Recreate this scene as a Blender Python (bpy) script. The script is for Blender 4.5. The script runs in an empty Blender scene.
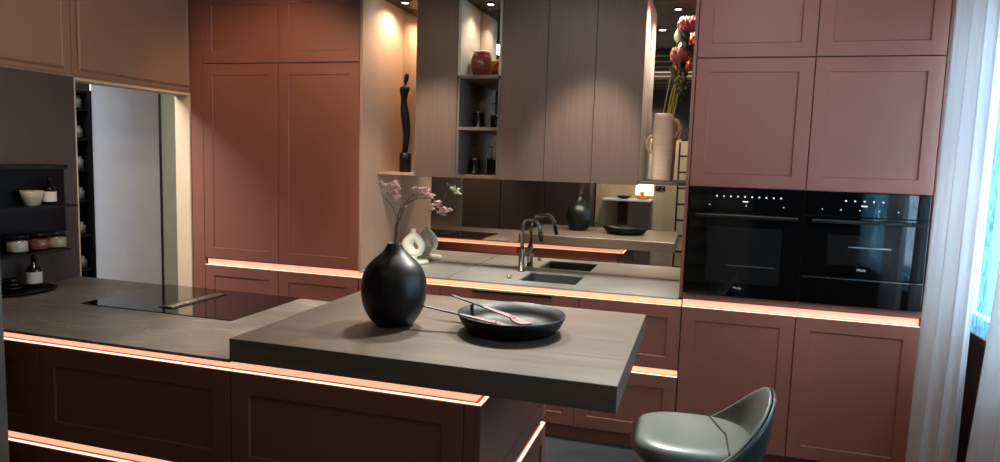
import bpy, bmesh, math, random
from mathutils import Vector, Matrix
random.seed(7)
SC = bpy.context.scene
COL = SC.collection
PI = math.pi
F = 0.895                                   # height of the base door tops; z values below are measured from there

# ------------------------------------------------------------------ camera
def make_camera():
    yaw, pitch, roll, f = 0.2891, -0.1052, 0.0315, 680.19
    fwd = Vector((-math.sin(yaw)*math.cos(pitch), math.cos(yaw)*math.cos(pitch), math.sin(pitch)))
    right = Vector((math.cos(yaw), math.sin(yaw), 0)); up = right.cross(fwd)
    r2 = math.cos(roll)*right + math.sin(roll)*up
    u2 = -math.sin(roll)*right + math.cos(roll)*up
    cd = bpy.data.cameras.new('camera'); cam = bpy.data.objects.new('camera', cd); COL.objects.link(cam)
    m = Matrix((( r2.x, u2.x, -fwd.x), (r2.y, u2.y, -fwd.y), (r2.z, u2.z, -fwd.z))).to_4x4()
    m.translation = Vector((3.3352, -3.9499, 0.8012 + F))
    cam.matrix_world = m
    cd.sensor_width = 36; cd.lens = f*36/1000; cd.clip_start = 0.05
    SC.camera = cam
make_camera()

# ------------------------------------------------------------------ world, light, exposure
SC.view_settings.view_transform = 'Standard'
SC.view_settings.look = 'None'
SC.view_settings.gamma = 1
SC.view_settings.use_curve_mapping = False
SC.view_settings.exposure = 0.92
w = bpy.data.worlds.new('world'); SC.world = w; w.use_nodes = True
bg = w.node_tree.nodes['Background']
bg.inputs[0].default_value = (0.20, 0.58, 0.90, 1); bg.inputs[1].default_value = 1.5

def lamp(kind, name, loc, energy, color=(1,1,1), rot=(0,0,0), **kw):
    d = bpy.data.lights.new(name, kind); d.energy = energy; d.color = color
    for k, v in kw.items(): setattr(d, k, v)
    o = bpy.data.objects.new(name, d); COL.objects.link(o); o.location = loc; o.rotation_euler = rot
    return o
# daylight through the right-hand window
lamp('AREA', 'window_daylight', (4.95, -1.15, 0.85+F), 115, (0.55,0.78,1.0), (0, PI/2, 0), shape='RECTANGLE', size=1.6, size_y=2.9)
# added fill: unseen area light behind the viewer; then the next room's lamp
lamp('AREA', 'showroom_luminaire', (2.6, -3.0, 1.83+F), 7, (1.0,0.84,0.68), (0,0,0), shape='RECTANGLE', size=2.4, size_y=0.8)
lamp('AREA', 'next_room_luminaire', (-.75, -1.3, 1.8+F), 60, (0.82,0.90,1.0), (0,0,0), shape='RECTANGLE', size=0.8, size_y=0.8)
WARM = (1.0, 0.72, 0.46)
NEUT = (1.0, 0.90, 0.79)
def aim(src, dst):
    return (Vector(dst)-Vector(src)).to_track_quat('-Z','Y').to_euler()
def spot(loc, dst, energy, color, deg=60, blend=0.6, r=0.03, name='spot_beam'):
    loc = (loc[0], loc[1], loc[2]+F); dst = (dst[0], dst[1], dst[2]+F)
    return lamp('SPOT', name, loc, energy, color, aim(loc, dst), spot_size=math.radians(deg), spot_blend=blend, shadow_soft_size=r)

# ------------------------------------------------------------------ helpers
def tag(o, label=None, cat=None, group=None, kind=None):
    if label: o['label'] = label
    if cat: o['category'] = cat
    if group: o['group'] = group
    if kind: o['kind'] = kind
    return o
def thing(name, label, cat, loc=(0,0,0), group=None, rz=0):
    """empty at the base of a thing; loc uses plain world z"""
    o = bpy.data.objects.new(name, None); COL.objects.link(o)
    o.location = loc; o.rotation_euler = (0,0,rz); o.empty_display_size = 0.05
    return tag(o, label, cat, group)
class MB:
    """collects shapes in world coordinates (z measured from the base door tops)"""
    def __init__(s): s.bm = bmesh.new()
    def box(s, x0,x1,y0,y1,z0,z1, bev=0.0, seg=1):
        if x0>x1: x0,x1=x1,x0
        if y0>y1: y0,y1=y1,y0
        if z0>z1: z0,z1=z1,z0
        vs = [s.bm.verts.new(p) for p in [(x0,y0,z0),(x1,y0,z0),(x1,y1,z0),(x0,y1,z0),(x0,y0,z1),(x1,y0,z1),(x1,y1,z1),(x0,y1,z1)]]
        fs = [s.bm.faces.new([vs[i] for i in q]) for q in [(0,3,2,1),(4,5,6,7),(0,1,5,4),(1,2,6,5),(2,3,7,6),(3,0,4,7)]]
        if bev>0:
            es = list({e for f in fs for e in f.edges})
            bmesh.ops.bevel(s.bm, geom=es, offset=bev, segments=seg, affect='EDGES', profile=0.5)
        return s
    def loops(s, rings, close=True, cap0=True, cap1=True, smooth=False):
        """skin a list of equally long point rings"""
        R = [[s.bm.verts.new(p) for p in r] for r in rings]
        n = len(R[0]); fs=[]
        for a,b in zip(R,R[1:]):
            for i in range(n if close else n-1):
                j=(i+1)%n
                fs.append(s.bm.faces.new((a[i],a[j],b[j],b[i])))
        if cap0: fs.append(s.bm.faces.new(list(reversed(R[0]))))
        if cap1: fs.append(s.bm.faces.new(R[-1]))
        if smooth:
            for f in fs: f.smooth=True
        return s
    def lathe(s, c, prof, n=32, sx=1, sy=1, cap0=True, cap1=True, wob=0, ribs=0):
        rings=[]
        for k,(r,z) in enumerate(prof):
            rr = r*(1+wob*math.sin(k*2.1))
            rings.append([(c[0]+sx*rr*math.cos(2*PI*i/n), c[1]+sy*rr*math.sin(2*PI*i/n), c[2]+z) for i in range(n)])
        return s.loops(rings, True, cap0, cap1, True)
    def tube(s, pts, r, n=10, closed=False):
        P=[Vector(p) for p in pts]
        rad = r if isinstance(r,(list,tuple)) else [r]*len(P)
        rings=[]; prev=None
        for i,p in enumerate(P):
            if closed: t=(P[(i+1)%len(P)]-P[i-1])
            else: t=(P[min(i+1,len(P)-1)]-P[max(i-1,0)])
            if t.length<1e-9: t=Vector((0,0,1))
            t.normalize()
            if prev is None:
                a = Vector((0,0,1)) if abs(t.z)<0.9 else Vector((1,0,0))
                u = t.cross(a).normalized()
            else:
                u = (prev - t*prev.dot(t)).normalized()
            prev=u; v=t.cross(u)
            rings.append([tuple(p+rad[i]*(math.cos(2*PI*k/n)*u+math.sin(2*PI*k/n)*v)) for k in range(n)])
        if closed:
            R=[[s.bm.verts.new(q) for q in g] for g in rings]
            for a,b in zip(R,R[1:]+R[:1]):
                for i in range(n):
                    f=s.bm.faces.new((a[i],a[(i+1)%n],b[(i+1)%n],b[i])); f.smooth=True
            return s
        return s.loops(rings,True,True,True,True)
    def ball(s, c, r, seg=8, rings=6, sz=1.0):
        prof=[(r*math.sin(PI*k/rings), -r*sz*math.cos(PI*k/rings)) for k in range(rings+1)]
        prof[0]=(r*0.05,prof[0][1]); prof[-1]=(r*0.05,prof[-1][1])
        return s.lathe(c, prof, seg)
    def front(s, O, U, V, W, w, h, frame=0.075, depth=-0.008, slope=0.004, t=0.02):
        """framed door front: O lower left corner of the face, U right, V up, W outwards"""
        O,U,V,W=Vector(O),Vector(U),Vector(V),Vector(W)
        fx = frame if isinstance(frame,(int,float)) else frame[0]
        fz = frame if isinstance(frame,(int,float)) else frame[1]
        def ring(ix,iz,d):
            return [tuple(O+U*a+V*b+W*d) for a,b in ((ix,iz),(w-ix,iz),(w-ix,h-iz),(ix,h-iz))]
        R=[ring(0,0,-t), ring(0,0,-0.002), ring(0.002,0.002,0)]
        if frame: R += [ring(fx,fz,0), ring(fx+slope,fz+slope,depth)]
        return s.loops(R)
    def build(s, name, mat, parent=None, origin=None, smooth=None):
        bm=s.bm
        bmesh.ops.recalc_face_normals(bm, faces=bm.faces)
        off = Vector((0,0,F))
        for v in bm.verts: v.co += off
        if parent is not None: o0 = Vector(root_loc(parent))
        elif origin is not None: o0 = Vector(origin)
        else:
            xs=[v.co.x for v in bm.verts]; ys=[v.co.y for v in bm.verts]; zs=[v.co.z for v in bm.verts]
            o0=Vector(((min(xs)+max(xs))/2,(min(ys)+max(ys))/2,min(zs)))
        for v in bm.verts: v.co -= o0
        me=bpy.data.meshes.new(name); bm.to_mesh(me); bm.free()
        if mat: me.materials.append(mat)
        o=bpy.data.objects.new(name,me); COL.objects.link(o)
        if parent is not None: o.parent=parent
        else: o.location=o0
        return o
def root_loc(o):
    v=Vector((0,0,0))
    while o is not None:
        v += o.location; o=o.parent
    return v
def autosmooth(o):
    for p in o.data.polygons: p.use_smooth=True
    return o
def subsurf(o, n=1):
    m=o.modifiers.new('subdivision','SUBSURF'); m.levels=n; m.render_levels=n; return o

# ------------------------------------------------------------------ materials
def lin(h):
    c=[int(h[i:i+2],16)/255 for i in (0,2,4)]
    return tuple(((x/12.92) if x<=0.04045 else ((x+0.055)/1.055)**2.4) for x in c)
def new(name):
    m=bpy.data.materials.new(name); m.use_nodes=True
    nt=m.node_tree; b=nt.nodes['Principled BSDF']; return m,nt,b
def surf(name, c0, c1=None, rough=0.5, scale=(6,6,6), detail=4, bump=0.0, metal=0.0, spec=0.5, rvar=0.08, coat=0.0, bscale=None, sheen=0.0):
    """principled with a noise driven colour variation, roughness variation and bump"""
    m,nt,b=new(name); N=nt.nodes; L=nt.links
    c0=lin(c0) if isinstance(c0,str) else c0
    c1=lin(c1) if isinstance(c1,str) else (c1 or c0)
    tc=N.new('ShaderNodeTexCoord'); mp=N.new('ShaderNodeMapping'); mp.inputs['Scale'].default_value=scale
    L.new(tc.outputs['Object'],mp.inputs[0])
    no=N.new('ShaderNodeTexNoise'); no.inputs['Scale'].default_value=1; no.inputs['Detail'].default_value=detail; L.new(mp.outputs[0],no.inputs[0])
    rp=N.new('ShaderNodeValToRGB'); rp.color_ramp.elements[0].position=.3; rp.color_ramp.elements[1].position=.7
    rp.color_ramp.elements[0].color=(*c0,1); rp.color_ramp.elements[1].color=(*c1,1)
    L.new(no.outputs[0],rp.inputs[0]); L.new(rp.outputs[0],b.inputs['Base Color'])
    mr=N.new('ShaderNodeMapRange'); mr.inputs[3].default_value=max(0,rough-rvar); mr.inputs[4].default_value=min(1,rough+rvar)
    L.new(no.outputs[0],mr.inputs[0]); L.new(mr.outputs[0],b.inputs['Roughness'])
    b.inputs['Metallic'].default_value=metal; b.inputs['Specular IOR Level'].default_value=spec
    b.inputs['Coat Weight'].default_value=coat
    if sheen: b.inputs['Sheen Weight'].default_value=sheen
    if bump:
        src=no
        if bscale:
            src=N.new('ShaderNodeTexNoise'); src.inputs['Scale'].default_value=bscale; src.inputs['Detail'].default_value=3; L.new(tc.outputs['Object'],src.inputs[0])
        bp=N.new('ShaderNodeBump'); bp.inputs['Strength'].default_value=bump; bp.inputs['Distance'].default_value=0.002
        L.new(src.outputs[0],bp.inputs['Height']); L.new(bp.outputs[0],b.inputs['Normal'])
    return m
def stone(name, c0, c1, vein, rough=0.45):
    m,nt,b=new(name); N=nt.nodes; L=nt.links
    tc=N.new('ShaderNodeTexCoord')
    n1=N.new('ShaderNodeTexNoise'); n1.inputs['Scale'].default_value=3.5; n1.inputs['Detail'].default_value=8; n1.inputs['Distortion'].default_value=.6; L.new(tc.outputs['Object'],n1.inputs[0])
    r1=N.new('ShaderNodeValToRGB'); r1.color_ramp.elements[0].position=.35; r1.color_ramp.elements[1].position=.68
    r1.color_ramp.elements[0].color=(*lin(c0),1); r1.color_ramp.elements[1].color=(*lin(c1),1); L.new(n1.outputs[0],r1.inputs[0])
    mp=N.new('ShaderNodeMapping'); mp.inputs['Rotation'].default_value=(0,0,.5); mp.inputs['Scale'].default_value=(1,3.2,1); L.new(tc.outputs['Object'],mp.inputs[0])
    n2=N.new('ShaderNodeTexNoise'); n2.inputs['Scale'].default_value=1.3; n2.inputs['Detail'].default_value=5; n2.inputs['Distortion'].default_value=1.6; L.new(mp.outputs[0],n2.inputs[0])
    r2=N.new('ShaderNodeValToRGB'); e=r2.color_ramp.elements; e[0].position=.49; e[0].color=(0,0,0,1); e[1].position=.505; e[1].color=(1,1,1,1)
    x=r2.color_ramp.elements.new(.52); x.color=(0,0,0,1); L.new(n2.outputs[0],r2.inputs[0])
    mu=N.new('ShaderNodeMath'); mu.operation='MULTIPLY'; mu.inputs[1].default_value=.55; L.new(r2.outputs[0],mu.inputs[0])
    mx=N.new('ShaderNodeMix'); mx.data_type='RGBA'; L.new(mu.outputs[0],mx.inputs[0]); L.new(r1.outputs[0],mx.inputs[6]); mx.inputs[7].default_value=(*lin(vein),1)
    L.new(mx.outputs[2],b.inputs['Base Color']); b.inputs['Roughness'].default_value=rough
    bp=N.new('ShaderNodeBump'); bp.inputs['Strength'].default_value=.12; bp.inputs['Distance'].default_value=.002; L.new(n1.outputs[0],bp.inputs['Height']); L.new(bp.outputs[0],b.inputs['Normal'])
    return m
def emit(name, col, s):
    m,nt,b=new(name); b.inputs['Base Color'].default_value=(*col,1)
    b.inputs['Emission Color'].default_value=(*col,1); b.inputs['Emission Strength'].default_value=s; return m
def glass(name, col=(1,1,1), rough=0.02, alpha=None, ior=1.45):
    m,nt,b=new(name); b.inputs['Base Color'].default_value=(*col,1); b.inputs['Roughness'].default_value=rough
    b.inputs['Transmission Weight'].default_value=1; b.inputs['IOR'].default_value=ior; return m
def metal(name, col, rough): return surf(name, col, None, rough, (30,30,30), 2, 0, 1.0)

M={}
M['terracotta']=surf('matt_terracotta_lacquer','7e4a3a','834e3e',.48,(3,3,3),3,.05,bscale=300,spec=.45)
M['terra_dark']=surf('matt_dark_rust_lacquer','62392e','673d31',.50,(3,3,3),3,.05,bscale=300,spec=.35)  # terracotta darkened to carry the shade on the backlit island front
M['tan']=surf('matt_tan_lacquer','8e6347','93684b',.55,(3,3,3),3,.05,bscale=300)
M['carcass']=surf('dark_cabinet_board','2e1c16','33201a',.6)
M['oak_dark']=surf('smoked_oak_veneer','4a3a30','594639',.5,(60,60,1.6),6,.18,spec=.4)
M['oak_slab']=surf('smoked_oak_table_veneer','494037','574d42',.34,(1.4,45,45),6,.15,spec=.5)
M['oak_wall']=surf('taupe_oak_veneer','5e4a3f','665145',.5,(70,70,1.5),6,.12,spec=.4)
M['oak_panel']=surf('brown_wood_wall_panel','44342a','4b3a2e',.6,(40,40,2),5,.08)
M['side']=surf('champagne_side_panel','a5826a','ad8a72',.32,(60,60,1),4,.05,spec=.6)
M['unit_in']=surf('pale_ash_interior','a89c8a','b3a796',.45,(80,80,1.5),4,.05)
M['unit_dark']=surf('graphite_unit_interior','524a45','5a524c',.5)
M['stone_grey']=stone('grey_ceramic_worktop','a09f97','b0afa6','c4c2b8',.30)
M['stone_brown']=stone('brown_ceramic_worktop','5d534b','7d7166','ab9a84',.38)
M['copper']=surf('copper_profile','d08a66','d4906c',.35,(20,20,20),2,0,.3)
M['led']=emit('led_warm',(1.0,.68,.50),1.3)
M['led_y']=emit('led_amber',(1.0,.74,.48),1.25)
M['led_face']=emit('led_diffuser_rose',(1.0,.49,.33),.42)  # emission stands in for LED light falling on the channel's back plate
M['led_face_y']=emit('led_diffuser_amber',(1.0,.55,.30),.45)
M['black_glass']=surf('black_glass','050505','070707',.045,(4,4,4),2,0,spec=.5,rvar=.01)
M['oven_window']=surf('oven_window_glass','121110','161514',.06,(4,4,4),2,0,spec=.5,rvar=.01)
M['black_matt']=surf('black_matt','030303','050505',.42,(12,12,12),4,.2,spec=.26,bscale=60)
M['black_metal']=surf('black_metal','141210','181512',.35,(30,30,30),2,0,.4)
M['steel']=metal('brushed_steel',lin('b0aca6'),.25)
M['gunmetal']=metal('gunmetal',lin('86817a'),.24)
M['white_cer']=surf('cream_ceramic','f0ecd9','f6f2e2',.5,(8,8,8),4,.1,bscale=80)
M['granite']=surf('dark_granite_sink','3c403a','50544c',.5,(200,200,200),2,.1)
M['cream']=surf('cream_paint','c9a985','cfb08d',.6)
M['white']=surf('white_paint','c6c8cc','cdcfd2',.5)
M['beige']=surf('beige_wood_wall','ad9878','b8a384',.5,(20,20,1),5,.05)
M['olive']=surf('olive_beige_wall','77715a','7d775f',.6)
M['dark_wall']=surf('dark_brown_wall','2b1f1a','332520',.6)
M['ceiling']=surf('dark_ceiling','16120f','1f1a16',.5,(.8,14,1),4,.2)
M['beam']=surf('ceiling_beam_wood','3c2e24','54412f',.5,(2,20,20),4,.2)
M['pebble']=surf('grey_floor_tile','3d3f42','5c5d5e',.4,(5,5,5),8,.15)
M['brown_wall']=surf('brown_wall_paint','4a3229','513830',.6)
M['greige']=surf('greige_panel','6b655b','736d62',.6,(60,60,2),4,.05)
M['leather']=surf('olive_grey_leather','50544e','5b5f59',.36,(5,5,5),4,.25,bscale=160,spec=.5)
M['leather_dark']=surf('dark_blue_grey_leather','1a1b1c','222324',.40,(5,5,5),4,.25,bscale=160)
M['red_clay']=surf('oxblood_glazed_clay','5a1d16','6b261c',.28,(8,8,30),4,.1)
M['clay_rim']=surf('pale_clay_rim','c9a898','d0b0a0',.6)
M['pinkclay']=surf('blush_stoneware','cbb29c','d6bea8',.6,(10,10,60),4,.2)
M['pink']=surf('pink_blossom','eab4a8','fbdacb',.6,(40,40,40),3,.1,sheen=.3)
M['paleblossom']=surf('pale_blossom','dcd9b4','eae8cc',.6,(40,40,40),3,.1)
M['twig']=surf('dark_red_twig','3a1b14','54281d',.7,(40,40,40),3,.2)
M['stem']=surf('flower_stem','7d7a28','938c35',.6,(40,40,40),3)
M['leaf']=surf('grey_green_leaf','33442a','4e5f3e',.5,(20,20,20),3)
M['protea']=surf('protea_petals','9a3f42','bb7068',.6,(40,40,40),3,.1)
M['bud']=surf('white_bud','c9d6b8','dfe6cf',.5,(40,40,40),3)
M['orange']=surf('orange_peel','d97a1e','e08a2a',.45,(60,60,60),3,.2)
M['label']=surf('off_white_paper','c9bfa9','d2c8b3',.7)
M['amber']=surf('dark_bottle_glass','0c0a09','100d0b',.08,(4,4,4),2)
M['jar_white']=surf('white_grain','c9bca8','d6cab7',.8,(150,150,150),3,.3)
M['jar_brown']=surf('brown_nuts','6e3a22','9a5c3a',.7,(90,90,90),3,.5)
M['jar_tan']=surf('tan_grain','b3946a','c0a278',.8,(150,150,150),3,.3)
M['spoon']=surf('rose_brown_wood','54393a','6b4c4a',.7,(10,60,60),4,.1)
def thin_glass(name,tint,gloss):
    m,nt,b=new(name); N=nt.nodes; L=nt.links
    tp=N.new('ShaderNodeBsdfTransparent'); tp.inputs[0].default_value=(*tint,1)
    gl=N.new('ShaderNodeBsdfGlossy'); gl.inputs['Roughness'].default_value=.03
    mx=N.new('ShaderNodeMixShader'); mx.inputs[0].default_value=gloss; L.new(tp.outputs[0],mx.inputs[1]); L.new(gl.outputs[0],mx.inputs[2]); L.new(mx.outputs[0],N['Material Output'].inputs[0]); return m
M['glass']=thin_glass('clear_glass',(.93,.93,.92),.08)
M['smoke']=thin_glass('smoked_glass',(.30,.29,.28),.14)
M['icon']=emit('display_white',(.9,.9,1.0),.22)
M['lamp_on']=emit('lamp_lens',(1,.88,.72),14)
M['letter']=surf('silver_lettering','b8b8b8','c0c0c0',.4)
M['dim_bottle']=surf('grey_bottle_glaze','3c3a37','4a4843',.5)
M['plaster']=surf('ribbed_patterned_ceramic','c9b79b','d4c3a8',.6)

def mirror_mat():
    m,nt,b=new('bronze_mirror'); N=nt.nodes; L=nt.links
    b.inputs['Metallic'].default_value=1; b.inputs['Base Color'].default_value=(.78,.71,.62,1); b.inputs['Roughness'].default_value=.012
    return m
M['mirror']=mirror_mat()
def curtain_mat():
    m,nt,b=new('sheer_linen'); N=nt.nodes; L=nt.links
    out=N['Material Output']
    tc=N.new('ShaderNodeTexCoord'); mp=N.new('ShaderNodeMapping'); mp.inputs['Scale'].default_value=(50,50,3); L.new(tc.outputs['Object'],mp.inputs[0])
    no=N.new('ShaderNodeTexNoise'); no.inputs['Scale'].default_value=1; L.new(mp.outputs[0],no.inputs[0])
    rp=N.new('ShaderNodeValToRGB'); rp.color_ramp.elements[0].color=(*lin('cbc3c0'),1); rp.color_ramp.elements[1].color=(*lin('e2dbd8'),1); L.new(no.outputs[0],rp.inputs[0])
    L.new(rp.outputs[0],b.inputs['Base Color']); b.inputs['Roughness'].default_value=.8
    tr=N.new('ShaderNodeBsdfTranslucent'); L.new(rp.outputs[0],tr.inputs[0])
    tp=N.new('ShaderNodeBsdfTransparent')
    m1=N.new('ShaderNodeMixShader'); m1.inputs[0].default_value=.5; L.new(b.outputs[0],m1.inputs[1]); L.new(tr.outputs[0],m1.inputs[2])
    m2=N.new('ShaderNodeMixShader'); m2.inputs[0].default_value=.14; L.new(m1.outputs[0],m2.inputs[1]); L.new(tp.outputs[0],m2.inputs[2])
    L.new(m2.outputs[0],out.inputs[0]); return m
M['sheer']=curtain_mat()
def weave_mat():
    m=surf('woven_pattern_ceramic','c9b79b','d4c3a8',.6); nt=m.node_tree; N=nt.nodes; L=nt.links; b=N['Principled BSDF']
    tc=N.new('ShaderNodeTexCoord'); ck=N.new('ShaderNodeTexChecker'); ck.inputs['Scale'].default_value=150
    ck.inputs[1].default_value=(*lin('d2c2a6'),1); ck.inputs[2].default_value=(*lin('8a7558'),1); L.new(tc.outputs['Object'],ck.inputs[0]); L.new(ck.outputs[0],b.inputs['Base Color'])
    return m
M['weave']=weave_mat()

# ------------------------------------------------------------------ room shell
def struct(name, mb, mat): return tag(mb.build(name, mat), kind='structure')
CE=1.85      # ceiling
ft=MB(); ft.box(-2.6,4.95,-4.75,.75,-F-.05,-F); struct('floor',ft,M['pebble'])
c=MB(); c.box(-2.6,4.95,-4.75,.75,CE,CE+.05); struct('ceiling',c,M['ceiling'])
b_=MB(); b_.box(-2.6,4.95,.62,.72,-F,CE); struct('wall_back',b_,M['dark_wall'])
# left wall with the doorway (Y -0.9..0)
b_=MB()
b_.box(-.212,-.112,-4.62,-.9,-F,1.188-.0)      # below the overhead fronts
b_.box(-.212,-.112,-4.62,.62,1.188,CE)
b_.box(-.212,-.112,.0,.62,-F,1.188)
struct('wall_left',b_,M['tan'])
b_=MB(); b_.box(-2.6,4.95,-4.72,-4.62,-F,CE); struct('wall_front',b_,M['dark_wall'])
# right wall with window opening
WX=4.70; wy0,wy1,wz0,wz1=-2.7,.36,.0,1.62
b_=MB(); b_.box(WX,WX+.12,-4.62,.62,-F,wz0); b_.box(WX,WX+.12,-4.62,.62,wz1,CE)
b_.box(WX,WX+.12,-4.62,wy0,wz0,wz1); b_.box(WX,WX+.12,wy1,.62,wz0,wz1); struct('wall_right',b_,M['brown_wall'])
b_=MB()
for y in (wy0,(wy0+wy1)/2-.03,wy1-.06): b_.box(WX+.05,WX+.10,y,y+.06,wz0,wz1,.004)
b_.box(WX+.05,WX+.10,wy0,wy1,wz0,wz0+.06,.004); b_.box(WX+.05,WX+.10,wy0,wy1,wz1-.06,wz1,.004)
fr=struct('window_1',b_,M['white'])
def pane_mat():
    m,nt,b=new('window_glass'); N=nt.nodes; L=nt.links
    tp=N.new('ShaderNodeBsdfTransparent'); gl=N.new('ShaderNodeBsdfGlossy'); gl.inputs['Roughness'].default_value=.02
    mx=N.new('ShaderNodeMixShader'); mx.inputs[0].default_value=.08; L.new(tp.outputs[0],mx.inputs[1]); L.new(gl.outputs[0],mx.inputs[2]); L.new(mx.outputs[0],N['Material Output'].inputs[0]); return m
p_=MB(); p_.box(WX+.07,WX+.078,wy0+.06,wy1-.06,wz0+.06,wz1-.06); p_.build('pane',pane_mat(),fr)
b_=MB(); b_.box(WX-.03,WX+.05,wy0-.03,wy1+.03,wz0-.02,wz0+.006,.003); struct('trim_1',b_,M['brown_wall'])
# doorway reveal and casing
b_=MB(); b_.box(-.225,-.104,-.012,.004,-F,1.176,.002); b_.box(-.225,-.104,-.9,.004,1.170,1.186,.002)
b_.box(-.225,-.104,-.908,-.898,-F,1.186,.002); struct('trim_2',b_,M['cream'])
# room behind the doorway
b_=MB(); b_.box(-2.6,-2.5,-4.62,.62,-F,CE); struct('wall_far_left',b_,M['white'])
b_=MB(); b_.box(-.912,-.90,-.070,.56,-F,1.56,.003); d=b_.build('room_divider',M['white']); tag(d,'white flat door panel standing in the room beyond the cream doorway','door panel')
b_=MB(); b_.box(-.885,-.30,.57,.615,-F,1.6); struct('wall_beyond',b_,M['olive'])
rk=thing('bottle_rack','tall black open rack of small bottles seen past the doorway','rack',(-1.05,-.16,0))
b_=MB(); b_.box(-1.2,-.896,-.085,-.0715,-F,1.195); b_.box(-1.2,-1.18,-.7,-.0855,-F,1.195)
b_.box(-1.2,-.92,-.72,-.70,-F,1.195); b_.build('frame',M['black_matt'],rk)
for z in (-.1,.15,.4,.62,.84,1.05,1.175):
    b_=MB(); b_.box(-1.178,-.92,-.698,-.087,z,z+.015); b_.build('shelf',M['black_metal'],rk)
for k,z in enumerate((-.08,.17,.42,.64,.86,1.07)):
    for j in range(3):
        y=-.125-j*.10
        b_=MB(); b_.lathe((-.96,y,z+.001),[(.026,0),(.026,.06),(.012,.07),(.012,.085)],12)
        o=b_.build('small_bottle',M['dim_bottle']); tag(o,'small pale bottle on the %s rack shelf past the doorway, %s'%(('lowest','second','third','fourth','fifth','sixth')[k],('nearest the panel','middle','farthest from the panel')[j]),'bottle','bottles on the rack beyond the doorway')

# front wall pieces, seen in the mirror
b_=MB(); b_.box(1.86,3.9,-4.62,-4.58,-F,1.15,.002); struct('wall_front_panel',b_,M['beige'])
for i,x in enumerate((-.1,.5,1.1,1.7)):
    pass
for i,(x0,x1) in enumerate(((-.1,.55),(.56,1.2),(1.21,1.84))):
    t=thing('tall_cupboard',['brown tall wood cupboard reflected at the left of the mirror','brown tall wood cupboard reflected in the middle of the mirror','brown tall wood cupboard reflected beside the beige wall'][i],'cupboard',((x0+x1)/2,-4.3,0),'tall cupboards on the far side of the room')
    b_=MB(); b_.box(x0,x1,-4.61,-4.2,-F,1.7); b_.build('body',M['oak_panel'],t)
    b_=MB(); b_.front((x1-.003,-4.18,-F+.08),(-1,0,0),(0,0,1),(0,1,0),x1-x0-.006,1.7+F-.09,frame=0); b_.build('door',M['oak_panel'],t)

# near end panel at the extreme left
b_=MB(); b_.box(-.1,.748,-2.05,-2.01,-F,CE-.002,.001); struct('wall_left_end',b_,M['greige'])
# brown wood panel on the left wall above the worktop
b_=MB(); b_.box(-.111,-.100,-2.0,-.912,.052,1.186,.001); struct('wall_left_panel',b_,M['oak_panel'])
# soffit over the sink niche
b_=MB(); b_.box(1.222,3.232,.10,.585,1.83,1.848); struct('ceiling_soffit',b_,M['black_matt'])

# ------------------------------------------------------------------ overhead tan units on the left wall
for i,(y0,y1) in enumerate(((-2.0,-.975),(-.885,-.022))):
    t=thing('overhead_cupboard',['tan raised-panel overhead cupboard above the black shelves','tan raised-panel overhead cupboard above the doorway'][i],'cupboard',(-.111,(y0+y1)/2,1.22+F))
    b_=MB(); b_.box(-.111,-.104,y0-.03,y1+.012,1.20,CE-.004,.001); b_.build('frame',M['tan'],t)
    b_=MB()
    b_.loops([[(-.1035+d,y0+i_,1.226+i_),(-.1035+d,y1-i_,1.226+i_),(-.1035+d,y1-i_,CE-.02-i_),(-.1035+d,y0+i_,CE-.02-i_)] for i_,d in ((0,0),(0,.012),(.010,.020),(.018,.016))])
    b_.build('door',M['tan'],t)

# ------------------------------------------------------------------ cabinets along the back wall
X3=3.254
def drawer_front(t,x0,x1,z0,z1,y=0,mat='terracotta',name='drawer_front',frame=.073):
    b=MB(); b.front((x0+.0022,y,z0),(1,0,0),(0,0,1),(0,-1,0),x1-x0-.0044,z1-z0,frame); return b.build(name,M[mat],t)
def hollow(t,x0,x1,y0,y1,z0,z1,shelves=(),th=.018,back=True,mat='carcass'):
    b=MB(); b.box(x0,x0+th,y0,y1,z0,z1); b.box(x1-th,x1,y0,y1,z0,z1)
    b.box(x0+th,x1-th,y0,y1,z0,z0+th); b.box(x0+th,x1-th,y0,y1,z1-th,z1)
    if back: b.box(x0+th,x1-th,y1-.01,y1,z0+th,z1-th)
    for z in shelves: b.box(x0+th,x1-th,y0,y1-.01,z,z+th)
    return b.build('carcass',M[mat],t)
def plinth(t,x0,x1,y=.06,z0=-F,z1=-.80,mat='terracotta'):
    b=MB(); b.box(x0,x1,y,y+.016,z0,z1); return b.build('plinth',M[mat],t)
tl=[('terracotta tall cupboard with two framed doors, next to the doorway'),('terracotta tall cupboard with two framed doors, beside the sink niche')]
for i,x in enumerate((0,.6)):
    t=thing('tall_cabinet',tl[i],'cabinet',(x+.3,.3,0),'terracotta tall cupboards at the left')
    hollow(t,x+.001,x+.599,.04,.60,-.79,CE-.01)
    drawer_front(t,x,x+.6,.050,1.3830,name='door'); drawer_front(t,x,x+.6,1.3880,CE-.01,name='door')
    drawer_front(t,x,x+.6,-.378,0); drawer_front(t,x,x+.6,-.795,-.42); plinth(t,x+.001,x+.599)
# left filler and right side panel
b_=MB(); b_.box(-.102,-.003,.002,.02,-F,CE-.01,.001); tag(b_.build('filler_panel',M['terracotta']),'narrow terracotta filler strip between the doorway and the first tall cupboard','panel')
b_=MB(); b_.box(1.201,1.220,.0,.60,.052,CE-.002,.001); tag(b_.build('side_panel',M['side']),'champagne side panel closing the sink niche on its left','panel')
b_=MB(); b_.box(3.234,3.252,.0,.60,.052,CE-.002,.001); tag(b_.build('side_panel',M['terracotta']),'narrow terracotta side panel between the sink niche and the ovens','panel')

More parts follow.
